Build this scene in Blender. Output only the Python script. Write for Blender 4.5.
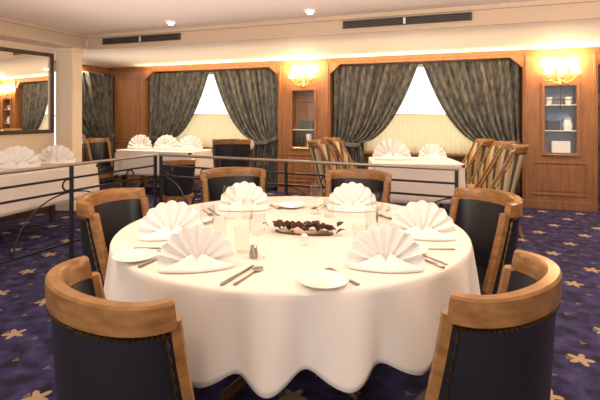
import bpy, math, random
from math import sin, cos, pi, radians, atan2, sqrt
from mathutils import Vector, Matrix
random.seed(7)
for o in list(bpy.data.objects): bpy.data.objects.remove(o, do_unlink=True)
S = bpy.context.scene
C = S.collection

# ---------------------------------------------------------------- camera, world, lights, exposure
cd = bpy.data.cameras.new('camera'); cam = bpy.data.objects.new('camera', cd); C.objects.link(cam)
cam.location = (0, 0, 1.35); cam.rotation_euler = (pi/2, 0, 0)
cd.sensor_width = 36; cd.lens = 448/600*36; cd.shift_y = -85/600; cd.clip_start = .05
S.camera = cam
S.view_settings.view_transform = 'Standard'; S.view_settings.look = 'None'
S.view_settings.gamma = 1; S.view_settings.use_curve_mapping = False
S.view_settings.exposure = 1.2
w = bpy.data.worlds.new('world'); S.world = w; w.use_nodes = True
bg = w.node_tree.nodes['Background']; bg.inputs[0].default_value = (1, .95, .88, 1); bg.inputs[1].default_value = 1.0
ANG = atan2(-.357, 1); ORG = Vector((0, 7.71, 0))
RW = Matrix.Translation(ORG) @ Matrix.Rotation(ANG, 4, 'Z')
def W(u, y, z=0): return RW @ Vector((u, y, z))      # wall frame: u right along the back wall, y into the wall
def area(name, loc, size, energy, color, rot=(0, 0, 0)):
    l = bpy.data.lights.new(name, 'AREA'); l.shape = 'DISK'; l.size = size; l.energy = energy; l.color = color
    o = bpy.data.objects.new(name, l); C.objects.link(o); o.location = loc; o.rotation_euler = rot; return o
def point(name, loc, r, energy, color):
    l = bpy.data.lights.new(name, 'POINT'); l.shadow_soft_size = r; l.energy = energy; l.color = color
    o = bpy.data.objects.new(name, l); C.objects.link(o); o.location = loc; return o
WARM = (1, .80, .58)
# added fill lights out of frame, an open bright side behind the camera
for x_, y_, e_ in ((-1.2, 1.9, 20), (.9, 1.7, 14), (2.6, 2.3, 24), (-.2, -.6, 18)):
    point('overhead_fill_light', (x_, y_, 2.12), .12, e_, (1, .80, .60))
for a_, c_ in ((-3.2, -.45), (-.4, .5), (.6, 3.4), (3.5, 4.4)):                # added uplights along the wall top, without fixtures
    l_ = area('wall_top_fill_light', W((a_+c_)/2, -.15, 2.10), .1, 2.5*(c_-a_), (1, .77, .48), (pi, 0, ANG)); l_.data.shape = 'RECTANGLE'; l_.data.size = c_-a_; l_.data.size_y = .08
def wash(u, y, z, sx, sy, e, col):                # added broad soft light on the ceiling from below, no lamp there
    l_ = area('ceiling_wash_light', W(u, y, z), .1, e, col, (pi, 0, ANG)); l_.data.shape = 'RECTANGLE'; l_.data.size = sx; l_.data.size_y = sy
wash(2.2, -4.2, 1.75, 7.5, 3.0, 30, (1, .83, .77))
wash(1.4, -1.2, 1.85, 9.0, 1.2, 13, (1, .86, .64))
for u in (-4.0, -1.8, .2, 2.2, 4.2, 6.0):           # warm disk lights under the lower ceiling, washing the wall
    area('wall_washer_light', W(u, -.95, 2.285), .14, 9, WARM)

# ---------------------------------------------------------------- materials
M = {}
def mat(name, col, rough=.6, metal=0, spec=.5, **kw):
    m = bpy.data.materials.new(name); m.use_nodes = True
    b = m.node_tree.nodes['Principled BSDF']
    b.inputs['Base Color'].default_value = (*col, 1); b.inputs['Roughness'].default_value = rough
    b.inputs['Metallic'].default_value = metal; b.inputs['Specular IOR Level'].default_value = spec
    for k, v in kw.items(): b.inputs[k.replace('_', ' ')].default_value = v
    M[name] = m; return m
def nd(m, t, **kw):
    n = m.node_tree.nodes.new(t)
    for k, v in kw.items(): setattr(n, k, v)
    return n
def ramp(m, fac, stops):
    r = nd(m, 'ShaderNodeValToRGB'); e = r.color_ramp.elements
    while len(e) < len(stops): e.new(.5)
    for i, (p, c) in enumerate(stops): e[i].position = p; e[i].color = (*c, 1)
    m.node_tree.links.new(fac, r.inputs[0]); return r
def bump(m, h, s=.2, d=.01):
    b = nd(m, 'ShaderNodeBump'); b.inputs['Strength'].default_value = s; b.inputs['Distance'].default_value = d
    m.node_tree.links.new(h, b.inputs['Height'])
    m.node_tree.links.new(b.outputs[0], m.node_tree.nodes['Principled BSDF'].inputs['Normal'])
def noise(m, scale, detail=3, stretch=(1, 1, 1)):
    tc = nd(m, 'ShaderNodeTexCoord'); mp = nd(m, 'ShaderNodeMapping'); mp.inputs['Scale'].default_value = stretch
    n = nd(m, 'ShaderNodeTexNoise'); n.inputs['Scale'].default_value = scale; n.inputs['Detail'].default_value = detail
    L = m.node_tree.links; L.new(tc.outputs['Object'], mp.inputs[0]); L.new(mp.outputs[0], n.inputs['Vector']); return n
def base(m, out): m.node_tree.links.new(out, m.node_tree.nodes['Principled BSDF'].inputs['Base Color'])
def wood(name, c0, c1, rough, stretch, scale=5):
    m = mat(name, c0, rough); n = noise(m, scale, 5, stretch)
    base(m, ramp(m, n.outputs['Fac'], [(.3, c0), (.7, c1)]).outputs[0]); return m
wood('panel_wood', (.20, .080, .028), (.31, .135, .048), .45, (6, 6, .5))
wood('dark_wood', (.05, .022, .012), (.09, .04, .018), .4, (6, 6, .5))
wood('honey_wood', (.20, .090, .028), (.35, .175, .060), .30, (3, 3, 8), 6)
m = mat('leather', (.012, .012, .016), .36); n = noise(m, 160, 2); bump(m, n.outputs['Fac'], .15, .002)
m = mat('cream_plaster', (.80, .66, .50), .7); n = noise(m, 30, 3); bump(m, n.outputs['Fac'], .03)
m = mat('ceiling_paint', (.86, .74, .63), .75); n = noise(m, 40, 2); bump(m, n.outputs['Fac'], .03)
mat('drop_beige', (.60, .46, .33), .7); mat('white_paint', (.85, .80, .72), .5)
m = mat('linen', (.80, .725, .675), .85); n = noise(m, 350, 2); bump(m, n.outputs['Fac'], .1, .001)
m = mat('napkin_linen', (.86, .84, .82), .9); n = noise(m, 350, 2); bump(m, n.outputs['Fac'], .1, .001)
mat('china', (.88, .86, .82), .12)
mat('silver', (.75, .73, .70), .22, 1)
mat('steel_dark', (.35, .33, .31), .3, 1)
mat('nail', (.20, .13, .06), .35, 1); mat('brass', (.80, .58, .28), .25, 1)
mat('black_iron', (.012, .011, .012), .45)
mat('pale_rail', (.40, .33, .27), .3, .5)
mat('black_slot', (.01, .009, .008), .6)
mat('bronze_grille', (.07, .055, .045), .5)
mat('red_bloom', (.07, .008, .012), .6); mat('leaf_green', (.018, .035, .012), .6)
mat('blue_glaze', (.12, .17, .30), .3); mat('slate_back', (.16, .18, .25), .5); mat('dark_green', (.04, .06, .03), .4); mat('dark_box', (.03, .025, .03), .5)
mat('white_glaze', (.85, .82, .78), .25)
m = mat('crystal', (.95, .95, .95), .02); M['crystal'].node_tree.nodes['Principled BSDF'].inputs['Transmission Weight'].default_value = 1
m = mat('mirror_glass', (.92, .90, .86), .015, 1)
def thin_glass(name, tint, refl):
    m = bpy.data.materials.new(name); m.use_nodes = True; t = m.node_tree; t.nodes.clear()
    o = t.nodes.new('ShaderNodeOutputMaterial'); mx = t.nodes.new('ShaderNodeMixShader')
    tr = t.nodes.new('ShaderNodeBsdfTransparent'); gl = t.nodes.new('ShaderNodeBsdfGlossy'); lw = t.nodes.new('ShaderNodeLayerWeight')
    pw = t.nodes.new('ShaderNodeMath'); pw.operation = 'POWER'; pw.inputs[1].default_value = 3; mm = t.nodes.new('ShaderNodeMath'); mm.operation = 'MULTIPLY_ADD'; mm.inputs[1].default_value = refl*.8; mm.inputs[2].default_value = .02; tr.inputs[0].default_value = (*tint, 1); gl.inputs['Roughness'].default_value = .02
    t.links.new(lw.outputs['Facing'], pw.inputs[0]); t.links.new(pw.outputs[0], mm.inputs[0]); t.links.new(mm.outputs[0], mx.inputs[0]); t.links.new(tr.outputs[0], mx.inputs[1]); t.links.new(gl.outputs[0], mx.inputs[2])
    t.links.new(mx.outputs[0], o.inputs[0]); M[name] = m
thin_glass('clear_glass', (.965, .97, .965), .36); thin_glass('pane_glass', (.98, .99, 1), .2)
def emit(name, col, s):
    m = mat(name, col, .5); b = m.node_tree.nodes['Principled BSDF']
    b.inputs['Emission Color'].default_value = (*col, 1); b.inputs['Emission Strength'].default_value = s
emit('lamp_glow', (1, .80, .50), 5); emit('spot_glow', (1, .9, .75), 2)
# sheer half curtain: lets daylight through
m = mat('sheer', (.72, .62, .42), .9); t = m.node_tree; b = t.nodes['Principled BSDF']
mx = nd(m, 'ShaderNodeMixShader'); tl = nd(m, 'ShaderNodeBsdfTranslucent'); tl.inputs[0].default_value = (.62, .52, .32, 1); mx.inputs[0].default_value = .6
t.links.new(b.outputs[0], mx.inputs[1]); t.links.new(tl.outputs[0], mx.inputs[2]); t.links.new(mx.outputs[0], t.nodes['Material Output'].inputs[0])
# damask curtain: mottled grey green with a brown weave
m = mat('drape', (.05, .05, .045), .75); n = noise(m, 22, 4, (1, 1, .35))
base(m, ramp(m, n.outputs['Fac'], [(.35, (.040, .046, .043)), (.52, (.108, .108, .098)), (.68, (.185, .165, .138))]).outputs[0])
# striped chair fabric
def stripes(name, a, b_, c, freq):
    m = mat(name, a, .7); t = m.node_tree; L = t.links
    tc = nd(m, 'ShaderNodeTexCoord'); sp = nd(m, 'ShaderNodeSeparateXYZ'); L.new(tc.outputs['Object'], sp.inputs[0])
    at = nd(m, 'ShaderNodeMath', operation='ARCTAN2'); ad = nd(m, 'ShaderNodeMath', operation='SUBTRACT'); ad.inputs[1].default_value = .15
    L.new(sp.outputs[1], ad.inputs[0]); L.new(sp.outputs[0], at.inputs[0]); L.new(ad.outputs[0], at.inputs[1])
    mu = nd(m, 'ShaderNodeMath', operation='MULTIPLY'); mu.inputs[1].default_value = freq; L.new(at.outputs[0], mu.inputs[0])
    fr = nd(m, 'ShaderNodeMath', operation='FRACT'); L.new(mu.outputs[0], fr.inputs[0])
    r = ramp(m, fr.outputs[0], [(0, a), (.35, b_), (.7, c)]); r.color_ramp.interpolation = 'CONSTANT'; base(m, r.outputs[0])
stripes('striped_fabric', (.10, .085, .05), (.50, .34, .16), (.62, .52, .36), 3.2)
# carpet: navy violet pile with rows of beige stars and small scrolls
m = mat('carpet', (.03, .025, .06), .95, spec=.15); t = m.node_tree; L = t.links
tc = nd(m, 'ShaderNodeTexCoord'); sp = nd(m, 'ShaderNodeSeparateXYZ'); L.new(tc.outputs['Object'], sp.inputs[0])
def mth(op, a, b=None, c=None):
    n = nd(m, 'ShaderNodeMath', operation=op)
    for i, v in enumerate((a, b, c)):
        if v is None: continue
        if isinstance(v, (int, float)): n.inputs[i].default_value = v
        else: L.new(v, n.inputs[i])
    return n.outputs[0]
def star_mask(px, py, rad, amp, pts, ox=0., oy=0.):
    row = mth('FLOOR', mth('ADD', mth('DIVIDE', sp.outputs[1], py), oy))
    sx = mth('ADD', mth('ADD', mth('DIVIDE', sp.outputs[0], px), mth('MULTIPLY', row, .5)), ox)
    fx = mth('MULTIPLY', mth('SUBTRACT', mth('FRACT', sx), .5), px)
    fy = mth('MULTIPLY', mth('SUBTRACT', mth('FRACT', mth('ADD', mth('DIVIDE', sp.outputs[1], py), oy)), .5), py)
    r = mth('SQRT', mth('ADD', mth('MULTIPLY', fx, fx), mth('MULTIPLY', fy, fy)))
    th = mth('ARCTAN2', fy, fx)
    lim = mth('ADD', mth('MULTIPLY', mth('COSINE', mth('MULTIPLY', th, pts)), amp), rad)
    return mth('LESS_THAN', r, lim)
s1 = star_mask(.46, .42, .050, .020, 5); s2 = star_mask(.23, .21, .016, .006, 3, .25, .5)
n1 = noise(m, 9, 4)
ground = ramp(m, n1.outputs['Fac'], [(.38, (.022, .020, .042)), (.55, (.045, .040, .125)), (.7, (.075, .060, .14))])
mix1 = nd(m, 'ShaderNodeMix', data_type='RGBA'); L.new(s2, mix1.inputs[0]); L.new(ground.outputs[0], mix1.inputs[6]); mix1.inputs[7].default_value = (.16, .13, .10, 1)
mix2 = nd(m, 'ShaderNodeMix', data_type='RGBA'); L.new(s1, mix2.inputs[0]); L.new(mix1.outputs[2], mix2.inputs[6]); mix2.inputs[7].default_value = (.42, .31, .19, 1)
base(m, mix2.outputs[2]); n2 = noise(m, 250, 2); bump(m, n2.outputs['Fac'], .4, .004)

# ---------------------------------------------------------------- mesh helpers
class MB:
    def __init__(s): s.v = []; s.f = []
    def add(s, vs, fs):
        k = len(s.v); s.v += [tuple(p) for p in vs]; s.f += [tuple(i + k for i in f) for f in fs]; return s
    def box(s, x0, x1, y0, y1, z0, z1):
        return s.add([(x0,y0,z0),(x1,y0,z0),(x1,y1,z0),(x0,y1,z0),(x0,y0,z1),(x1,y0,z1),(x1,y1,z1),(x0,y1,z1)],
                     [(3,2,1,0),(4,5,6,7),(0,1,5,4),(1,2,6,5),(2,3,7,6),(3,0,4,7)])
    def grid(s, rows, closed=False):
        n = len(rows[0]); vs = [p for r in rows for p in r]; fs = []
        for i in range(len(rows)-1):
            for j in range(n if closed else n-1):
                a = i*n+j; b = i*n+(j+1) % n; fs.append((a, b, b+n, a+n))
        return s.add(vs, fs)
    def loft(s, rings, caps=True):
        k = len(s.v); s.grid(rings, True); n = len(rings[0])
        if caps:
            s.f.append(tuple(k+i for i in reversed(range(n)))); q = k+(len(rings)-1)*n; s.f.append(tuple(q+i for i in range(n)))
        return s
    def lathe(s, prof, n=20, c=(0, 0, 0)):
        rows = [[(c[0]+r*cos(2*pi*i/n), c[1]+r*sin(2*pi*i/n), c[2]+z) for i in range(n)] for r, z in prof]
        return s.loft(rows, False) if prof[0][0] < 1e-5 and prof[-1][0] < 1e-5 else s.loft(rows)
    def tube(s, pts, r, n=8, closed=False):
        pts = [Vector(p) for p in pts]; rings = []; m_ = len(pts); up = None
        for i, p in enumerate(pts):
            if closed: d = pts[(i+1) % m_]-pts[i-1]
            else: d = pts[min(i+1, m_-1)]-pts[max(i-1, 0)]
            d.normalize()
            if up is None: up = Vector((0, 0, 1)) if abs(d.z) < .9 else Vector((1, 0, 0))
            a = d.cross(up)
            if a.length < 1e-4: a = d.cross(Vector((0, 1, 0)))
            a.normalize(); b = a.cross(d).normalized()
            if abs(d.z) < .999: up = b
            rr = r[i] if isinstance(r, (list, tuple)) else r
            rings.append([p+a*rr*cos(2*pi*j/n)+b*rr*sin(2*pi*j/n) for j in range(n)])
        if closed: rings.append(rings[0]); return s.loft(rings, False)
        return s.loft(rings)
    def ball(s, c, r, n=8, sq=(1, 1, 1)):
        rows = [[(c[0]+sq[0]*r*max(sin(pi*k/6), 1e-4)*cos(2*pi*i/n), c[1]+sq[1]*r*max(sin(pi*k/6), 1e-4)*sin(2*pi*i/n), c[2]-sq[2]*r*cos(pi*k/6)) for i in range(n)] for k in range(7)]
        return s.loft(rows, False)
    def prism(s, poly, z0, z1):
        n = len(poly); return s.loft([[(x, y, z0) for x, y in poly], [(x, y, z1) for x, y in poly]])
    def build(s, name, m, parent=None, smooth=False, bevel=0, matrix=None, thick=0):
        me = bpy.data.meshes.new(name); me.from_pydata(s.v, [], s.f); me.validate(); me.update()
        me.materials.append(M[m] if isinstance(m, str) else m)
        import bmesh
        bm = bmesh.new(); bm.from_mesh(me); bmesh.ops.recalc_face_normals(bm, faces=bm.faces); bm.to_mesh(me); bm.free()
        if smooth:
            me.polygons.foreach_set('use_smooth', [True]*len(me.polygons)); me.set_sharp_from_angle(angle=radians(38))
        o = bpy.data.objects.new(name, me); C.objects.link(o)
        if parent is not None: o.parent = parent
        if matrix is not None: o.matrix_world = matrix
        if thick:
            md = o.modifiers.new('thickness', 'SOLIDIFY'); md.thickness = thick; md.offset = -1
        if bevel:
            md = o.modifiers.new('bevel', 'BEVEL'); md.width = bevel; md.segments = 2; md.limit_method = 'ANGLE'
        return o
def tag(o, label, cat, group=None):
    o['label'] = label; o['category'] = cat
    if group: o['group'] = group
    return o
def struct(o): o['kind'] = 'structure'; return o
def thing(name, label, cat, loc=(0, 0, 0), rz=0, group=None):
    o = bpy.data.objects.new(name, None); C.objects.link(o); o.location = loc; o.rotation_euler = (0, 0, rz); o.empty_display_size = .1
    return tag(o, label, cat, group)
def copy_tree(o, parent=None):
    c = o.copy(); C.objects.link(c)
    if parent is not None: c.parent = parent
    for ch in list(o.children): copy_tree(ch, c)
    return c
def place(proto, used, loc, rz, label, group=None, scale=1):
    if proto.name in used: o = copy_tree(proto)
    else: o = proto; used.add(proto.name)
    o.location = loc; o.rotation_euler = (0, 0, rz); o.scale = (scale, scale, scale); o['label'] = label
    if group: o['group'] = group
    return o
USED = set()

# ---------------------------------------------------------------- room shell (wall frame)
TY = -2.12; TU = -2.54; ZS = 2.30; ZC = 2.51; YB = -10.6; UL = -5.2; UR = 7.4; CORNER = -4.1
struct(MB().box(UL, UR, YB, .6, -.06, 0).build('floor', 'carpet', matrix=RW))
ce = struct(MB().box(TU, UR, YB, TY, ZC, ZC+.05).build('ceiling', 'ceiling_paint', matrix=RW))
b = MB(); b.prism([(UL, YB), (TU, YB), (TU, TY), (UR, TY), (UR, .6), (UL, .6)], ZS, ZC+.05)
struct(b.build('ceiling_lower_border', 'ceiling_paint', matrix=RW))
# small moulding steps along the drop and a darker beige face panel
b = MB(); b.box(TU, UR, TY-.035, TY, ZS, ZS+.03); b.box(TU, UR, TY-.05, TY, ZC-.045, ZC); b.box(TU, TU+.035, YB, TY-.035, ZS, ZS+.03); b.box(TU, TU+.05, YB, TY-.05, ZC-.045, ZC)
b.box(TU+.005, UR, TY-.01, TY-.0005, ZS+.03, ZC-.045); b.box(TU+.0005, TU+.01, YB, TY-.05, ZS+.03, ZC-.045)
struct(b.build('trim_1', 'drop_beige', matrix=RW))
WIN = [(-3.23, -.41), (.535, 3.46), (4.40, 7.3)]
PIL = [(CORNER, -3.23), (-.41, .535), (3.46, 4.40), (7.3, UR)]
NICHE = {1: .06, 2: 3.94}; NW = .215; NZ0, NZ1 = .80, 1.78
b = MB()
for i, (a, c) in enumerate(PIL):
    if i in NICHE:
        q = NICHE[i]
        b.box(a, q-NW, 0, .34, 0, ZS); b.box(q+NW, c, 0, .34, 0, ZS); b.box(q-NW, q+NW, 0, .34, 0, NZ0); b.box(q-NW, q+NW, 0, .34, NZ1, ZS)
        b.box(q-NW, q+NW, .22, .34, NZ0, NZ1)
    else: b.box(a, c, 0, .34, 0, ZS)
for a, c in WIN:
    b.box(a, c, 0, .10, 2.20, ZS)
    for s, e in ((1, a), (-1, c)):       # chamfered top corners of the recess
        b.add([(e, 0, 2.20), (e+s*.17, 0, 2.20), (e, 0, 2.04), (e, .1, 2.20), (e+s*.17, .1, 2.20), (e, .1, 2.04)], [(0, 1, 2), (3, 5, 4), (0, 3, 4, 1), (1, 4, 5, 2), (2, 5, 3, 0)])
    mid = (a+c)/2; b.box(a, mid-.95, .30, .34, 0, ZS); b.box(mid+.95, c, .30, .34, 0, ZS); b.box(mid-.95, mid+.95, .30, .34, 0, .72); b.box(mid-.95, mid+.95, .30, .34, 2.18, ZS)
struct(b.build('wall_back', 'panel_wood', matrix=RW))
b = MB()
for a, c in PIL:
    b.box(a, c, -.018, 0, 0, .12); b.box(a-.01, c+.01, -.03, 0, 2.235, 2.27); b.box(a-.015, c+.015, -.045, 0, 2.27, 2.30)
for a, c in WIN: b.box(a+.012, c-.012, -.03, 0, 2.25, 2.30)
struct(b.build('trim_2', 'panel_wood', matrix=RW, bevel=.004))
b = MB()
for i, (a, c) in enumerate(PIL[:3]):     # raised panel mouldings
    m0, m1 = a+.13, c-.13
    rects = [(.20, .68)] if i else [(.2, .68), (.80, 2.1)]
    for z0, z1 in rects:
        b.box(m0, m1, -.012, 0, z1-.025, z1); b.box(m0, m1, -.012, 0, z0, z0+.025); b.box(m0, m0+.025, -.012, 0, z0+.025, z1-.025); b.box(m1-.025, m1, -.012, 0, z0+.025, z1-.025)
        b.box(m0+.06, m1-.06, -.008, 0, z0+.06, z1-.06)
    for e in (a+.025, c-.055): b.box(e, e+.03, -.014, 0, .14, 2.22)
struct(b.build('trim_3', 'panel_wood', matrix=RW, bevel=.004))
for k, (a, c) in enumerate(WIN):
    mid = (a+c)/2; t_ = bpy.data.objects.new('window_%d' % (k+1), None); C.objects.link(t_); t_.location = W(mid, .32, .72); t_.rotation_euler.z = ANG; struct(t_)
    f = MB()
    for x0, x1, z0, z1 in ((-.95, .95, 0, .05), (-.95, .95, 1.41, 1.46), (-.95, -.90, .05, 1.41), (.90, .95, .05, 1.41), (-.90, .90, .60, .635)): f.box(x0, x1, -.025, .02, z0, z1)
    f.build('window_frame', 'white_paint', t_, bevel=.005)
    MB().box(-.90, .90, -.003, .003, .05, 1.41).build('window_pane', 'pane_glass', t_)
    MB().box(-1.0, 1.0, -.17, -.025, -.02, .015).build('window_sill', 'panel_wood', t_, bevel=.005)
# left side: alcove wall, mirror wall, pier
b = MB(); b.box(CORNER-.34, CORNER, -.62, .34, 0, ZS); b.box(CORNER-.34, CORNER, YB, -3.3, 0, ZS); b.box(CORNER-.34, CORNER, -3.3, -.62, 0, .72); b.box(CORNER-.34, CORNER, -3.3, -.62, 2.18, ZS)
struct(b.build('wall_left', 'panel_wood', matrix=RW))
t_ = bpy.data.objects.new('window_4', None); C.objects.link(t_); t_.location = W(CORNER-.2, -1.96, .72); t_.rotation_euler.z = ANG+pi/2; struct(t_)
f = MB()
for x0, x1, z0, z1 in ((-1.34, 1.34, 0, .05), (-1.34, 1.34, 1.41, 1.46), (-1.34, -1.29, .05, 1.41), (1.29, 1.34, .05, 1.41), (-1.29, 1.29, .60, .635)): f.box(x0, x1, -.02, .025, z0, z1)
f.build('window_frame', 'white_paint', t_, bevel=.005); MB().box(-1.29, 1.29, -.003, .003, .05, 1.41).build('window_pane', 'pane_glass', t_)
MB().box(-1.3, 1.3, -.28, -.02, -.02, .02).build('window_sill', 'dark_wood', t_)
MWA = atan2(.9, .437)                       # the mirror wall runs from the pier towards the camera
MW = Matrix.Translation((-3.47, 6.33, 0)) @ Matrix.Rotation(MWA, 4, 'Z')   # local x: away from camera, -y: into the room
struct(MB().box(-9.5, .0, 0, .10, 0, ZS).build('wall_left_partition', 'cream_plaster', matrix=MW))
b = MB(); b.box(-9.5, 0, -.018, 0, 0, .1)
struct(b.build('trim_4', 'dark_wood', matrix=MW))
PIER = Matrix.Translation((-3.30, 6.40, 0)) @ Matrix.Rotation(ANG+.1, 4, 'Z')
b = MB(); b.box(-.14, .14, -.10, .10, 0, ZS); b.box(-.155, .155, -.115, .115, 0, .12); b.box(-.155, .155, -.115, .115, 2.24, ZS)
struct(b.build('wall_pier', 'cream_plaster', matrix=PIER, bevel=.012))
struct(MB().box(UR, UR+.1, YB, .6, 0, ZC).build('wall_right', 'panel_wood', matrix=RW))

# mirror
t_ = thing('wall_mirror', 'large dark framed mirror on the left wall beside the cream pier', 'mirror', MW @ Vector((-.85, 0, 1.10)), MWA)
f = MB(); X = .82
for x0, x1, z0, z1 in ((-X, X, 0, .05), (-X, X, 1.06, 1.11), (-X, -X+.045, .05, 1.06), (X-.045, X, .05, 1.06)): f.box(x0, x1, -.035, -.001, z0, z1)
f.build('mirror_frame', 'dark_wood', t_, bevel=.006); MB().box(-X+.04, X-.04, -.016, -.004, .045, 1.065).build('mirror_glass', 'mirror_glass', t_)

# ---------------------------------------------------------------- curtains
def curtain_mesh(sgn, Wd, wt, H=2.17, tz=.88, seed=0, pl=11):
    rows = []; n = pl*8; rng = random.Random(seed); ph = [rng.uniform(-.5, .5) for _ in range(pl+2)]
    for k in range(41):
        z = .02+(H-.02)*k/40
        if z >= tz: t = (z-tz)/(H-tz); wd = wt+(Wd-wt)*t**.52
        else: t = (tz-z)/tz; wd = wt+.16*t**.7
        r = []
        for j in range(n+1):
            s = j/n; sag = 0
            x = s*wd; a = .032*(.55+.45*min(1, wt*1.6/wd))
            y = -a*sin(2*pi*pl*s+ph[int(s*pl)]*.6)-.02*sin(2*pi*pl*.37*s+seed)
            if z >= tz: sag = .10*s*sin(pi*min(1, t))*0.6
            r.append((sgn*x, y, z-sag*.5))
        rows.append(r)
    return MB().grid(rows)
def curtain(u, sgn, label, Wd, seed, M_=None, y=.13):
    t_ = thing('curtain', label, 'curtain', W(u, y, 0), ANG, 'dark tied back curtains')
    if M_: t_.location, t_.rotation_euler.z = M_
    curtain_mesh(sgn, Wd, .46, seed=seed).build('drape', 'drape', t_, smooth=True, thick=.008)
    pts = [(sgn*(.0+.47*i/12), -.058-.02*sin(pi*i/12), .86+.10*(1-i/12)**2-.02*sin(pi*i/12)) for i in range(13)]
    MB().loft([[(x, y_-.006, z-.035), (x, y_-.012, z), (x, y_-.006, z+.035), (x, y_+.006, z+.035), (x, y_+.006, z-.035)] for x, y_, z in pts]).build('tieback', 'drape', t_, smooth=True)
    return t_
for k, (a, c) in enumerate(WIN):
    where = ['window behind the far left table', 'window behind the back right table', 'window at the right edge'][k]
    h = (c-a)/2
    curtain(a+.03, 1, 'dark green tied curtain, left half, at the %s' % where, h-.06, k*2+1)
    curtain(c-.03, -1, 'dark green tied curtain, right half, at the %s' % where, h-.06, k*2+2)
curtain(0, -1, 'dark curtain in the corner right of the cream pier', 1.35, 9, (W(CORNER+.09, -.03, 0), ANG+pi/2))
def sheer(u0, u1, label, loc=None, rz=ANG):
    rows = []; wd = u1-u0; pl = 26
    for k in range(9):
        z = .74+.61*k/8
        rows.append([(-wd/2+wd*j/(pl*6), -.010*sin(2*pi*j/6)*(1.1-.5*k/8), z) for j in range(pl*6+1)])
    o = MB().grid(rows).build('cafe_curtain', 'sheer', smooth=True); o.location = loc if loc else W((u0+u1)/2, .225, 0); o.rotation_euler.z = rz
    tag(o, label, 'curtain', 'sheer half curtains')
    rod = MB().tube([(-wd/2, 0, 1.36), (wd/2, 0, 1.36)], .008).build('curtain_rod', 'brass', o)
for k, (a, c) in enumerate(WIN[:2]):
    mid = (a+c)/2; sheer(mid-.93, mid+.93, ['sheer cream half curtain on the window behind the far left table', 'sheer cream half curtain on the window behind the back right table'][k])

# ---------------------------------------------------------------- sconces and display niches
def sconce(u, z, label):
    t_ = thing('wall_sconce', label, 'lamp', W(u, 0, z), ANG, 'crystal wall sconces')
    MB().lathe([(0, -.10), (.035, -.095), (.05, 0), (.035, .095), (0, .10)], 16).build('backplate', 'brass', t_, True)
    t_.children[0].scale = (1, .35, 1); t_.children[0].location = (0, -.017, -.02)
    for i, x in enumerate((-.17, 0, .17)):
        y = -.10-.05*(x == 0)
        pts = [(x*s, -.02+(y+.02)*s**.7, -.06-.05*sin(pi*s)+.05*s) for s in [k/10 for k in range(11)]]
        arm = MB().tube(pts, .007, 6).build('arm', 'brass', t_, True)
        cup = MB().lathe([(0, -.012), (.03, 0), (.022, .008), (.012, .012), (.012, .06), (0, .06)], 14, (x, y, -.01)).build('candle_cup', 'brass', arm, True)
        MB().lathe([(0, .05), (.012, .055), (.018, .085), (.010, .115), (0, .125)], 12, (x, y, -.005)).build('bulb', 'lamp_glow', arm, True)
        MB().lathe([(.062, .035), (.066, .035), (.045, .13), (.042, .13), (.062, .036)], 18, (x, y, -.005)).build('lamp_shade', 'crystal_shade', arm, True)
        dr = MB()
        for k in range(6):
            a = k*pi/3; dr.ball((x+.032*cos(a), y+.032*sin(a), -.045), .011, 6, (.7, .7, 2.0))
        dr.build('crystal_drops', 'crystal', arm)
        p = W(u, 0, z)+Matrix.Rotation(ANG, 3, 'Z') @ Vector((x, y, .20))
        point('sconce_light', p, .03, 7.5, (1, .66, .34))
m = mat('crystal_shade', (1, .9, .75), .3); t = m.node_tree; mx = nd(m, 'ShaderNodeMixShader'); tl = nd(m, 'ShaderNodeBsdfTranslucent'); tl.inputs[0].default_value = (1, .86, .62, 1); tr = nd(m, 'ShaderNodeBsdfTransparent')
mx.inputs[0].default_value = .5; t.links.new(tl.outputs[0], mx.inputs[1]); t.links.new(tr.outputs[0], mx.inputs[2]); t.links.new(mx.outputs[0], t.nodes['Material Output'].inputs[0])
sconce(.06, 1.95, 'three lamp crystal wall sconce on the panel between the two windows')
sconce(3.94, 1.90, 'three lamp crystal wall sconce on the right hand wood panel')
def niche(u, label, shelves):
    t_ = thing('display_cabinet', label, 'cabinet', W(u, 0, NZ0), ANG, 'glazed wall display cabinets')
    h = NZ1-NZ0; f = MB()
    for x0, x1, z0, z1 in ((-NW-.03, NW+.03, -.03, .012), (-NW-.03, NW+.03, h-.012, h+.03), (-NW-.03, -NW+.015, .012, h-.012), (NW-.015, NW+.03, .012, h-.012)): f.box(x0, x1, -.022, -.001, z0, z1)
    f.build('door_frame', 'panel_wood', t_, bevel=.004)
    MB().box(-NW+.006, NW-.006, -.012, -.008, .006, h-.006).build('door_glass', 'pane_glass', t_)
    l = MB()
    l.box(-.006, .006, -.016, -.0125, .62, h-.012); l.box(-NW+.015, NW-.015, -.016, -.0125, .76, .772)
    l.build('glazing_bar', 'dark_wood', t_)
    MB().box(-NW+.003, NW-.003, .205, .217, .003, h-.003).build('back_panel', 'slate_back' if u > 1 else 'panel_wood', t_)
    for z in shelves: MB().box(-NW+.003, NW-.003, .02, .20, z-.012, z).build('shelf', 'white_paint', t_)
    f = MB()
    f.tube([(-.17+.34*k/40, -.03, -.016) for k in range(41)], [.007 if k % 2 else .004 for k in range(41)], 6)
    f.build('beading', 'brass', t_)
niche(.06, 'narrow glazed wall cabinet under the sconce between the two windows', (.30, ))
niche(3.94, 'narrow glazed wall cabinet under the sconce on the right hand panel', (.33, .70))
def vase(u, x, z, prof, m, label, cat='vase', name='vase', y=.11):
    o = MB().lathe(prof, 18).build(name, m, smooth=True); o.location = W(u+x, y, NZ0+z); tag(o, label, cat)
def cbox(u, x, z, sx, sz, m, label, sy=.10):
    o = MB().box(-sx/2, sx/2, -sy/2, sy/2, 0, sz).build('keepsake_box', m, bevel=.006); o.location = W(u+x, .11, NZ0+z); o.rotation_euler.z = ANG; tag(o, label, 'box')
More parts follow.
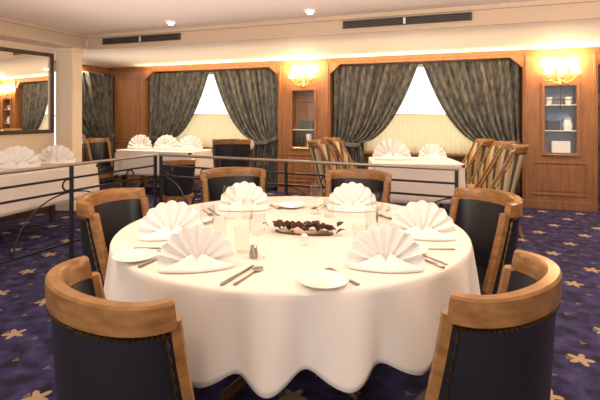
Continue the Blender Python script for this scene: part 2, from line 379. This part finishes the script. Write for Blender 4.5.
cbox(.06, .02, .30, .26, .15, 'dark_green', 'dark green box on the shelf of the cabinet between the windows')
vase(.06, .07, .003, [(0, 0), (.04, 0), (.035, .05), (.055, .17), (.05, .22), (0, .22)], 'white_glaze', 'white beaker at the bottom of the cabinet between the windows')
cbox(.06, -.11, .003, .13, .17, 'dark_box', 'dark box beside the white beaker in the middle cabinet')
cbox(3.94, -.07, .33, .17, .14, 'dark_box', 'dark box on the shelf of the right hand cabinet')
vase(3.94, .11, .33, [(0, 0), (.05, 0), (.07, .07), (.045, .15), (.06, .18), (0, .18)], 'white_glaze', 'white vase on the shelf of the right hand cabinet')
cbox(3.94, .02, .003, .24, .17, 'white_glaze', 'white box at the bottom of the right hand cabinet')
vase(3.94, .0, .47, [(0, 0), (.001, 0), (.001, .001), (0, .001)], 'blue_glaze', '') if False else None
for x, lab in ((-.13, 'white cup on the top shelf of the right hand cabinet, left one'), (.12, 'white cup on the top shelf of the right hand cabinet, right one')):
    vase(3.94, x, .7005, [(0, 0), (.03, 0), (.045, .05), (.05, .11), (.045, .11), (.04, .05), (0, .03)], 'white_glaze', lab, 'cup', 'cup')
o = MB().lathe([(0, 0), (.05, 0), (.10, .01), (.15, .035), (.152, .04), (.10, .02), (0, .012)], 28).build('display_plate', 'blue_glaze', smooth=True)
o.matrix_world = Matrix.Translation(W(3.94, .175, NZ0+.33+.153)) @ Matrix.Rotation(ANG, 4, 'Z') @ Matrix.Rotation(radians(84), 4, 'X'); tag(o, 'blue plate standing at the back of the right hand cabinet', 'plate')

# ---------------------------------------------------------------- ceiling vents and downlights
def vent(u0, u1, label):
    t_ = thing('air_vent', label, 'vent', W((u0+u1)/2, TY-.009, 2.405), ANG, 'slot air vents in the ceiling drop'); h = (u1-u0)/2
    MB().box(-h, h, -.012, -.002, -.034, .034).build('slot', 'black_slot', t_)
    f = MB(); f.box(-h-.02, h+.02, -.022, -.002, .034, .044); f.box(-h-.02, h+.02, -.022, -.002, -.044, -.034); f.box(-h-.02, -h, -.022, -.002, -.042, .042); f.box(h, h+.02, -.022, -.002, -.042, .042)
    f.build('vent_frame', 'bronze_grille', t_)
    for z in (-.018, 0, .018): MB().box(-h, h, -.018, -.013, z-.004, z+.004).build('slat', 'bronze_grille', t_)
    MB().box(-.012, .012, -.024, -.0125, -.034, .034).build('divider', 'white_paint', t_)
def tray_u(x):
    k = (x-300)/448; Y = 5.46/(1+.357*k); return ((Vector((k*Y, Y, 0))-ORG).dot(Vector((cos(ANG), sin(ANG), 0))))
vent(tray_u(105), tray_u(180), 'dark slot air vent in the ceiling drop near the cream pier')
vent(tray_u(345), tray_u(470), 'dark slot air vent in the ceiling drop above the right window')
for (x, y, lab) in ((-1.6, 5.55, 'small round ceiling downlight near the left air vent'), (.11, 4.95, 'small round ceiling downlight left of the long right air vent')):
    t_ = thing('downlight', lab, 'lamp', (x, y, ZC), 0, 'ceiling downlights')
    MB().lathe([(.045, -.001), (.078, -.001), (.074, -.016), (.05, -.02), (.045, -.001)], 24).build('trim_ring', 'white_paint', t_, True)
    MB().lathe([(0, -.052), (.028, -.045), (.043, -.016), (.043, -.001), (0, -.001)], 20).build('lamp', 'spot_glow', t_, True)

# ---------------------------------------------------------------- chairs
def make_chair(name, label, H, body, inner, rake=0., ext0=.115):
    t_ = thing(name, label, 'chair'); a, bb = .262, .172; zb = .36; n = 36
    def P(ph, z, off):
        q = max(0., (H-z)/(H-zb)); tap = -.03*q
        e = ext0*q**1.2*(abs(ph)/(pi/2))**3
        return (((a+off+tap)*sin(ph)), -(bb+off+tap)*cos(ph)+e-rake*(z-zb), z)
    phs = [-pi/2+pi*i/n for i in range(n+1)]; zt = H-.06
    zs = [zb+(zt-zb)*k/8 for k in range(9)]
    ring = lambda ph: [P(ph, z, .0) for z in zs]+[P(ph, z, -.042) for z in reversed(zs)]
    MB().loft([ring(ph) for ph in phs]).build('backrest', body, t_, True)
    ring = lambda ph: [P(ph, z, -.0425-.012*sin(pi*k/8)) for k, z in enumerate(zs)]+[P(ph, z, -.040) for z in reversed(zs)]
    MB().loft([ring(ph*.93) for ph in phs]).build('inner_padding', inner, t_, True)
    sec = [(.004, -.074), (.010, -.070), (.011, -.03), (.009, -.004), (.003, .003), (-.026, .003), (-.033, -.004), (-.035, -.03), (-.035, -.074)]
    def rail(ph):
        r = [];
        for o_, dz in sec:
            x, y, z = P(ph, H+dz, o_); crest = .012*cos(ph)**2; r.append((x, y, z+crest))
        return r
    ph2 = [-pi/2*1.02+pi*1.02*i/n for i in range(n+1)]
    MB().loft([rail(ph) for ph in ph2]).build('top_rail', 'honey_wood', t_, True)
    for s in (-1, 1):
        rings = []
        for k in range(11):
            z = zb-.02+(H-.055-zb+.02)*k/10; x, y, _ = P(s*pi/2, max(z, zb), -.02)
            rings.append([(x+dx, y+dy+.012, z) for dx, dy in ((-.022, -.02), (.022, -.02), (.022, .008), (.014, .018), (-.014, .018), (-.022, .008))])
        MB().loft(rings).build('arm_post', 'honey_wood', t_, True)
    pts = []
    for s_ in (-1, 1):
        side = [P(s_*pi/2*.97, H-.09-(H-.09-zb)*k/22, .004) for k in range(23)]; side = [(x, y-.015, z) for x, y, z in side]
        if s_ < 0: pts += side[::-1]
        else:
            for i in range(1, 88):
                ph = -pi/2*.97+pi*.97*i/88; x, y, z = P(ph, H-.081, .004); pts.append((x, y, z+.012*cos(ph)**2))
            pts += side
    nl = MB().tube(pts, [.0075 if k % 2 else .0018 for k in range(len(pts))], 5)
    nl.build('nailhead_trim', 'nail', t_, True)
    out = [((a-.05)*sin(p), -(bb-.05)*cos(p)) for p in [-pi/2+pi*i/16 for i in range(17)]]+[(.245, .13), (.235, .20), (.19, .235), (-.19, .235), (-.235, .20), (-.245, .13)]
    sc = lambda k: [(x*k, .03+(y-.03)*k) for x, y in out]
    L = [(.97, .345), (1, .36), (1, .395), (.96, .42), (.80, .428), (.4, .43)]
    MB().loft([[(x, y, z) for x, y in sc(k)] for k, z in L]).build('seat', inner, t_, True)
    MB().loft([[(x, y, z) for x, y in sc(k)] for k, z in ((1.0, .27), (1.04, .275), (1.04, .335), (1.0, .342))]).build('seat_rail', 'honey_wood', t_)
    for (x, y, dx, dy) in ((-.215, .195, -.01, .02), (.215, .195, .01, .02), (-.16, -.12, -.02, -.10), (.16, -.12, .02, -.10)):
        MB().loft([[(x+dx*q+sx*r, y+dy*q+sy*r, z) for sx, sy in ((-1, -1), (1, -1), (1, 1), (-1, 1))] for q, z, r in ((0, .30, .024), (.35, .2, .021), (1, 0, .015))]).build('leg', 'honey_wood', t_)
    return t_
tub = make_chair('tub_chair', 'x', .885, 'leather', 'leather')
def face(dx, dy): return atan2(dy, dx)-pi/2
G = 'leather tub chairs around the round table'
for (x, y, dx, dy, lab) in ((-.515, 1.29, .675, .738, 'honey wood and black leather tub chair, nearest at the left, back to us'),
                            (.572, 1.345, -.74, .68, 'honey wood and black leather tub chair, nearest at the right, back to us'),
                            (-1.05, 2.59, .97, -.2, 'black leather tub chair drawn up at the left side of the round table'),
                            (1.045, 2.59, -.97, -.2, 'black leather tub chair drawn up at the right side of the round table'),
                            (-.55, 3.72, .30, -1, 'black leather tub chair across the round table, back left, before the railing'),
                            (.46, 3.58, -.38, -.9, 'black leather tub chair across the round table, back right, before the railing')):
    place(tub, USED, (x, y, 0), face(dx, dy), lab, G)
G = 'dark chairs at the far left table'
for (x, y, dx, dy, lab, s) in ((-1.06, 6.95, -.2, .95, 'dark leather chair with its back to us right of the far left table', 1.1),
                            (-1.62, 5.95, -.35, .95, 'dark leather chair with its back to us before the far left table', .85),
                            (-3.52, 7.78, .95, -.3, 'dark leather chair at the left end of the far left table by the pier', 1.05)):
    place(tub, USED, (x, y, 0), face(dx, dy), lab, G, s)
strp = make_chair('striped_chair', 'x', 1.0, 'striped_fabric', 'striped_fabric', .22, .22)
G = 'striped chairs at the back right table'
for (x, y, dx, dy, lab) in ((2.27, 5.15, -.95, .2, 'striped gold chair right of the back right table, nearest of the right row'),
                            (2.41, 5.77, -.95, .2, 'striped gold chair right of the back right table, middle of the right row'),
                            (2.41, 6.36, -.95, .2, 'striped gold chair right of the back right table, farthest of the right row'),
                            (.42, 6.0, .95, -.3, 'striped chair left of the back right table, nearer of the left pair'),
                            (.66, 6.62, .95, -.3, 'striped chair left of the back right table, farther of the left pair')):
    place(strp, USED, (x, y, 0), face(dx, dy), lab, G)

# ---------------------------------------------------------------- tables and cloths
TC = Vector((-.043, 2.42, 0)); TR = .90; TZ = .75
def make_round_table():
    t_ = thing('round_table', 'large round banquet table hidden under a white cloth', 'table', TC)
    MB().lathe([(0, .715), (.885, .715), (.89, .725), (.89, .738), (.88, .744), (0, .744)], 64).build('tabletop', 'dark_wood', t_)
    MB().lathe([(.05, .04), (.09, .05), (.06, .15), (.05, .4), (.07, .66), (.18, .7145), (0, .7145), (0, .04), (.05, .04)], 24).build('pedestal', 'dark_wood', t_, True)
    for k in range(4):
        a = pi/4+k*pi/2; MB().tube([(.04*cos(a), .04*sin(a), .10), (.25*cos(a), .25*sin(a), .075), (.45*cos(a), .45*sin(a), .024)], [.03, .028, .022], 8).build('foot', 'dark_wood', t_, True)
make_round_table()
NF = 480
folds = [(-109, .045, 5), (-101, -.03, 3), (-94, .05, 4), (-86, -.05, 3.5), (-77, .045, 4.5), (-69, -.04, 3.5), (-60, .045, 5), (-49, -.03, 4), (-39, .04, 5), (-28, -.03, 4), (-16, .035, 5), (-4, -.03, 5), (8, .035, 6), (22, -.03, 6), (38, .035, 6), (54, -.03, 6), (70, .035, 6), (86, -.03, 6), (102, .035, 6), (118, -.03, 6), (134, .035, 6), (150, -.03, 6), (166, .035, 6), (180, -.03, 5), (-168, .035, 6), (-155, -.03, 5), (-143, .04, 5), (-131, -.035, 4), (-120, .03, 4)]
def fw(deg):
    s = 0
    for c, a, wd in folds:
        d = (deg-c+180) % 360-180; s += a*math.exp(-(d/wd)**2)
    return s
rows = []
prof = [(.0, 0), (.3, 0), (.6, 0), (.86, 0), (.893, .0), (.902, -.004), (.907, -.012)]
for r, dz in prof: rows.append([(max(r, 1e-4)*cos(2*pi*i/NF), max(r, 1e-4)*sin(2*pi*i/NF), TZ+dz) for i in range(NF)])
for k in range(1, 15):
    q = k/14; rw = []
    for i in range(NF):
        a = 2*pi*i/NF; d = math.degrees(a); d = d-360 if d > 180 else d; f_ = fw(d)
        r = .907+.012*q+(f_+.012)*q**.8*.75; hem = .455-.55*f_+(.02 if abs(d) < 28 or abs(d) > 152 else 0)
        rw.append((r*cos(a), r*sin(a), TZ-.012-(TZ-.012-hem)*q))
    rows.append(rw)
o = MB().grid(rows, True).build('tablecloth', 'linen', smooth=True, thick=.003); o.location = TC
tag(o, 'white cloth with deep folds on the large round table', 'tablecloth')

def rect_table(loc, rz, w_, d_, lab, hem, seed):
    t_ = thing('dining_table', 'rectangular dining table under the '+lab, 'table', loc, rz, 'rectangular tables along the walls')
    MB().box(-w_/2+.01, w_/2-.01, -d_/2+.01, d_/2-.01, .71, .743).build('tabletop', 'dark_wood', t_)
    for sx in (-1, 1):
        for sy in (-1, 1): MB().box(sx*(w_/2-.12)-.025, sx*(w_/2-.12)+.025, sy*(d_/2-.12)-.025, sy*(d_/2-.12)+.025, 0, .7095).build('leg', 'dark_wood', t_)
    per = []; n = 36
    def sup(a, e):
        c, s = cos(a), sin(a); return (math.copysign(abs(c)**(2/e), c), math.copysign(abs(s)**(2/e), s))
    NN = 200; rows = []; rng = random.Random(seed); p1, p2 = rng.uniform(0, 6), rng.uniform(0, 6)
    outl = [sup(2*pi*i/NN, 14) for i in range(NN)]
    for k_, dz in ((1e-3, 0), (.5, 0), (.97, 0), (1, -.004)): rows.append([(x*k_*w_/2, y*k_*d_/2, TZ+dz) for x, y in outl])
    for k in range(1, 10):
        q = k/9; rw = []
        for i, (x, y) in enumerate(outl):
            s = i/NN*2*pi; f_ = .018*sin(17*s+p1)+.012*sin(29*s+p2); dn = sqrt(x*x+y*y)
            rw.append((x*w_/2+x/dn*(.012+f_)*q, y*d_/2+y/dn*(.012+f_)*q, TZ-.004-(TZ-hem+.02*sin(9*s+p2))*q))
        rows.append(rw)
    o = MB().grid(rows, True).build('tablecloth', 'linen', smooth=True, thick=.003); o.location = loc; o.rotation_euler.z = rz
    tag(o, lab, 'tablecloth', 'white cloths on the rectangular tables')
LT = Vector((-3.13, 4.86, 0)); LTA = atan2(.942, .336)
rect_table(LT, LTA, 1.75, .78, 'white cloth on the table under the left wall mirror', .36, 1)
BT = Vector((-2.36, 7.78, 0)); rect_table(BT, ANG, 1.55, .72, 'white cloth on the far left table before the window', .33, 2)
RT = Vector((1.50, 5.95, 0)); rect_table(RT, ANG+.25, 1.12, .95, 'white cloth on the back right table before the window', .30, 3)

# ---------------------------------------------------------------- table ware
def make_napkin():
    t_ = thing('fan_napkin', 'x', 'napkin'); R = .165; NP = 9; b_ = MB()
    def fan(sgnl, off, R_, lean):
        rows = []
        for k in range(7):
            rr = .012+(R_-.012)*k/6; r = []
            for j in range(NP*4+1):
                a = pi*(j/(NP*4))*1.0; tri = 1-2*abs(((j/4) % 1)-.5)*2
                rad = rr*(1-.03*(1-tri)*(k/6)); dep = (tri*.011-.0055)*(k/6)+off
                z = .010+rad*sin(a); r.append((rad*cos(a), dep+lean*z, z))
            rows.append(r)
        return rows
    MB().grid(fan(1, 0, R, .18)).build('fan', 'napkin_linen', t_, thick=.006)
    # the folded foot that wraps the lower front of the fan
    b_ = MB(); rows = []
    for k in range(6):
        q = k/5; r = []
        for j in range(25):
            a = pi*j/24; rad = .03+(R*.86-.03)*q
            hgt = .075*(1-q)**1.0
            r.append((rad*cos(a)*1.1, -.018-.055*q*sin(a), .007+hgt*(.35+.65*abs(cos(a))**.8)*(.5+.5*sin(a))*1.0))
        rows.append(r)
    b_.grid(rows).build('folded_foot', 'napkin_linen', t_, True, thick=.006)
    return t_
nap = make_napkin()
def put_nap(x, y, rz, lab, g, s=1): return place(nap, USED, (x, y, TZ+.001), rz, lab, g, s)
G = 'fan napkins on the round table'
SEATS = [(-.405, 1.76, (-.335, -.74), .22, 'front left'), (.335, 1.76, (.40, -.70), -.12, 'front right'), (-.63, 2.20, (-1, -.05), .25, 'left'),
         (.60, 2.20, (1, -.05), -.25, 'right'), (-.355, 2.84, (-.45, .9), .05, 'back left'), (.33, 2.82, (.45, .9), -.05, 'back right')]
seat_lab = ['white fan napkin on the round table before the nearest left chair, front left', 'white fan napkin on the round table before the nearest right chair, front right',
            'white fan napkin on the round table at the left side chair', 'white fan napkin on the round table at the right side chair',
            'white fan napkin on the round table before the back left chair', 'white fan napkin on the round table before the back right chair']
for (x, y, o_, rz, nm), lab in zip(SEATS, seat_lab): put_nap(x, y, rz, lab, G, .94 if y < 2 else 1.0)
def make_plate():
    return tag(MB().lathe([(0, .002), (.045, .0), (.055, .004), (.088, .014), (.090, .017), (.086, .017), (.055, .008), (0, .006)], 36).build('bread_plate', 'china', smooth=True), 'x', 'plate')
def flat(path, name, th=.0022, z=.004):          # silhouette given as half widths along y
    L_ = [(-w_, y) for y, w_ in path]; R_ = [(w_, y) for y, w_ in reversed(path)]
    return MB().prism(L_+R_, z-th, z)
def make_fork():
    t_ = thing('fork', 'x', 'cutlery')
    flat([(-.10, .004), (-.095, .0085), (-.06, .006), (0, .004), (.03, .004), (.045, .011), (.055, .0125), (.06, .0125)], 'h').build('handle', 'steel_dark', t_)
    for k in range(4): MB().box(-.0125+k*.0069, -.0125+k*.0069+.0042, .058, .10, .0018, .004).build('tine', 'steel_dark', t_)
    return t_
def make_knife():
    t_ = thing('knife', 'x', 'cutlery')
    flat([(-.12, .004), (-.115, .008), (-.07, .007), (-.01, .006)], 'h', .005, .006).build('handle', 'steel_dark', t_)
    MB().prism([(-.006, -.012), (.006, -.012), (.009, .05), (.007, .09), (-.004, .115), (-.006, .10)], .002, .004).build('blade', 'steel_dark', t_)
    return t_
def make_spoon():
    t_ = thing('spoon', 'x', 'cutlery')
    flat([(-.10, .004), (-.095, .0085), (-.06, .005), (0, .0035), (.045, .004)], 'h').build('handle', 'steel_dark', t_)
    MB().ball((0, .068, .0075), .03, 14, (.62, .95, .2)).build('bowl', 'steel_dark', t_, True)
    return t_
def make_wine():
    t_ = thing('wine_glass', 'x', 'glass')
    MB().lathe([(0, .0), (.034, .0), (.033, .003), (.008, .008), (.0045, .02), (.0045, .085), (.006, .092), (0, .092)], 20).build('stem', 'clear_glass', t_, True)
    MB().lathe([(.004, .092), (.025, .10), (.036, .125), (.037, .15), (.031, .19), (.030, .19), (.0355, .15), (.034, .126), (.024, .103), (.003, .095)], 20).build('bowl', 'clear_glass', t_, True)
    return t_
def make_tumbler():
    return tag(MB().lathe([(0, 0), (.028, 0), (.036, .11), (.034, .11), (.0265, .006), (0, .006)], 20).build('water_glass', 'clear_glass', smooth=True), 'x', 'glass')
plate, fork, knife, spoon, wine, tumb = make_plate(), make_fork(), make_knife(), make_spoon(), make_wine(), make_tumbler()
ZT = TZ+.0012
for i, (x, y, o_, rz, nm) in enumerate(SEATS):
    d = -Vector((o_[0], o_[1])).normalized(); rt = Vector((d.y, -d.x)); p = Vector((x, y)); a = atan2(d.y, d.x)-pi/2
    def at(r, f): q = p+rt*r+d*f; return (q.x, q.y, ZT)
    who = 'the %s napkin on the round table' % nm
    k = 1 if i < 2 else .9
    place(plate, USED, at(-.30 if i != 3 else -.25, -.02 if i < 2 else (.07 if i != 3 else .12)), a, 'small white bread plate left of '+who, 'bread plates')
    place(fork, USED, at(-.205, .0), a, 'steel fork left of '+who, 'forks')
    place(knife, USED, at(.195, .0), a, 'steel knife right of '+who, 'knives')
    place(spoon, USED, at(.235, .0), a, 'steel spoon beside the knife right of '+who, 'spoons')
    place(wine, USED, at(.16, .20), a, 'clear stemmed wine glass behind '+who, 'wine glasses')
    place(tumb, USED, at(.06, .24), a, 'clear water tumbler behind '+who, 'water glasses')
# salt and pepper
for (x, y, m_, lab) in ((-.195, 1.88, 'steel_dark', 'small steel salt shaker near the front left napkin'), (.02, 2.06, 'silver', 'small silver pepper shaker in front of the flower centrepiece')):
    t_ = thing('shaker', lab, 'shaker', (x, y, ZT)); MB().lathe([(0, 0), (.017, 0), (.019, .02), (.014, .04), (0, .04)], 14).build('body', 'clear_glass' if m_ == 'silver' else m_, t_, True)
    MB().lathe([(.0145, .0395), (.015, .046), (.009, .054), (0, .056)], 14).build('cap', m_, t_, True)
# centrepiece
t_ = thing('flower_centrepiece', 'low dark red flower and leaf arrangement in the middle of the round table', 'flowers', (.02, 2.28, ZT), radians(-14))
MB().lathe([(0, 0), (.15, 0), (.155, .004), (.15, .008), (0, .008)], 24).build('tray', 'dark_wood', t_); t_.children[0].scale = (1, .36, 1)
rng = random.Random(3)
for k in range(16):
    x = -.14+.28*k/15; y = rng.uniform(-.03, .03); z = .026+rng.uniform(0, .02); r = rng.uniform(.015, .022); bl = MB()
    for j in range(3): bl.lathe([(r*.3, -r*.6), (r*(1-.25*j), -r*.2), (r*(.95-.28*j), r*(.35+.2*j)), (r*(.8-.28*j), r*(.4+.22*j))], 9, (x, y, z))
    bl.build('bloom', 'red_bloom', t_, True)
for k in range(26):
    x = rng.uniform(-.19, .17); y = rng.uniform(-.06, .06); a = rng.uniform(0, 6.28); l = rng.uniform(.03, .055); z = rng.uniform(.012, .035); lf = []
    for s, w_ in ((0, .002), (.3, .32), (.6, .3), (1, .01)):
        cx, cy = x+cos(a)*l*s, y+sin(a)*l*s; zz = z+.02*sin(pi*s*.7)
        lf.append([(cx-sin(a)*l*w_, cy+cos(a)*l*w_, zz), (cx, cy, zz-.004), (cx+sin(a)*l*w_, cy-cos(a)*l*w_, zz)])
    MB().grid(lf).build('leaf', 'leaf_green', t_, True, thick=.0015)

# napkins and glasses on the other tables
def on(T, rz, x, y): v = Matrix.Rotation(rz, 3, 'Z') @ Vector((x, y, 0)); return T.x+v.x, T.y+v.y
for x, y, rz, s, lab in ((.16, .12, .5, 1.45, 'white fan napkin on the left mirror table, at the left edge of the photo'), (.66, .10, .5, 1.35, 'white fan napkin on the left mirror table, nearer the pier')):
    q = on(LT, LTA, x, y); put_nap(*q, rz, lab, 'fan napkins on the wall tables', s)
for x, y, s, lab in ((-.56, .05, 1.45, 'white fan napkin on the far left table, at its left end'), (-.05, .12, 1.45, 'white fan napkin in the middle of the far left table'), (.48, .05, 1.45, 'white fan napkin on the far left table, at its right end')):
    q = on(BT, ANG, x, y); put_nap(*q, ANG*.5, lab, 'fan napkins on the wall tables', s)
for x, y, s, lab in ((-.27, .05, 1.6, 'white fan napkin on the back right table, left of the pair'), (.30, .22, 1.2, 'white fan napkin on the back right table, behind the wine glasses')):
    q = on(RT, ANG+.25, x, y); put_nap(*q, 0, lab, 'fan napkins on the wall tables', s)
for T, rz, x, y, lab in ((RT, ANG+.25, .0, -.12, 'wine glass on the back right table, left of the three'), (RT, ANG+.25, .14, -.18, 'wine glass on the back right table, middle of the three'), (RT, ANG+.25, .36, -.12, 'wine glass on the back right table, right of the three'),
                         (BT, ANG, -.33, -.1, 'wine glass on the far left table, near its left end'), (BT, ANG, .10, -.12, 'wine glass on the far left table, near its middle'),
                         (LT, LTA, .40, -.08, 'wine glass on the left mirror table between its napkins')):
    q = on(T, rz, x, y); place(wine, USED, (*q, ZT), 0, lab, 'wine glasses on the wall tables')

# ---------------------------------------------------------------- railing
def railing(name, label, P0, P1, nb, ring_at, arcs=True, skip_end=False):
    P0, P1 = Vector(P0), Vector(P1); d = P1-P0; Ln = d.length; rz = atan2(d.y, d.x)
    t_ = thing('railing', label, 'railing', (P0.x, P0.y, 0), rz, 'wrought iron railings')
    MB().tube([(-.02, 0, .90), (Ln+.02, 0, .90)], .015, 10).build('handrail', 'pale_rail', t_, True)
    for z in (.78, .665, .20): MB().box(0, Ln, -.008, .008, z-.009, z+.009).build('bar', 'black_iron', t_)
    for k in range(nb+1):
        x = Ln*k/nb; MB().box(x-.014, x+.014, -.014, .014, 0, .885).build('post', 'black_iron', t_, bevel=.003)
    for x in ring_at:
        MB().tube([(x+.049*cos(2*pi*j/24), 0, .7225+.049*sin(2*pi*j/24)) for j in range(24)], .008, 6, True).build('ring', 'black_iron', t_, True)
    st = Ln/nb
    for k in range(nb):
        x0 = st*k+.014; x1 = st*(k+1)-.014; r = (x1-x0)/2*.98
        for cx, s in ((x0, 1), (x1, -1)):
            pts = [(cx+s*r*sin(a), 0, .20+.455*cos(a)) for a in [pi/2*j/14 for j in range(15)]]
            MB().tube(pts, .007, 6).build('scroll', 'black_iron', t_, True)
K0 = (-2.5, 3.05); K1 = (-1.62, 5.08); K2 = (1.30, 3.72)
dl = (Vector(K1)-Vector(K0)).length
railing('railing', 'black iron railing with pale handrail running along the left side', K0, (K1[0]-.012, K1[1]-.028), 2, [.35, 1.05, 1.8])
railing('railing', 'black iron railing with pale handrail running behind the round table', (K1[0]+.05, K1[1]-.022), K2, 4, [.12, .6, 1.2, 2.0])
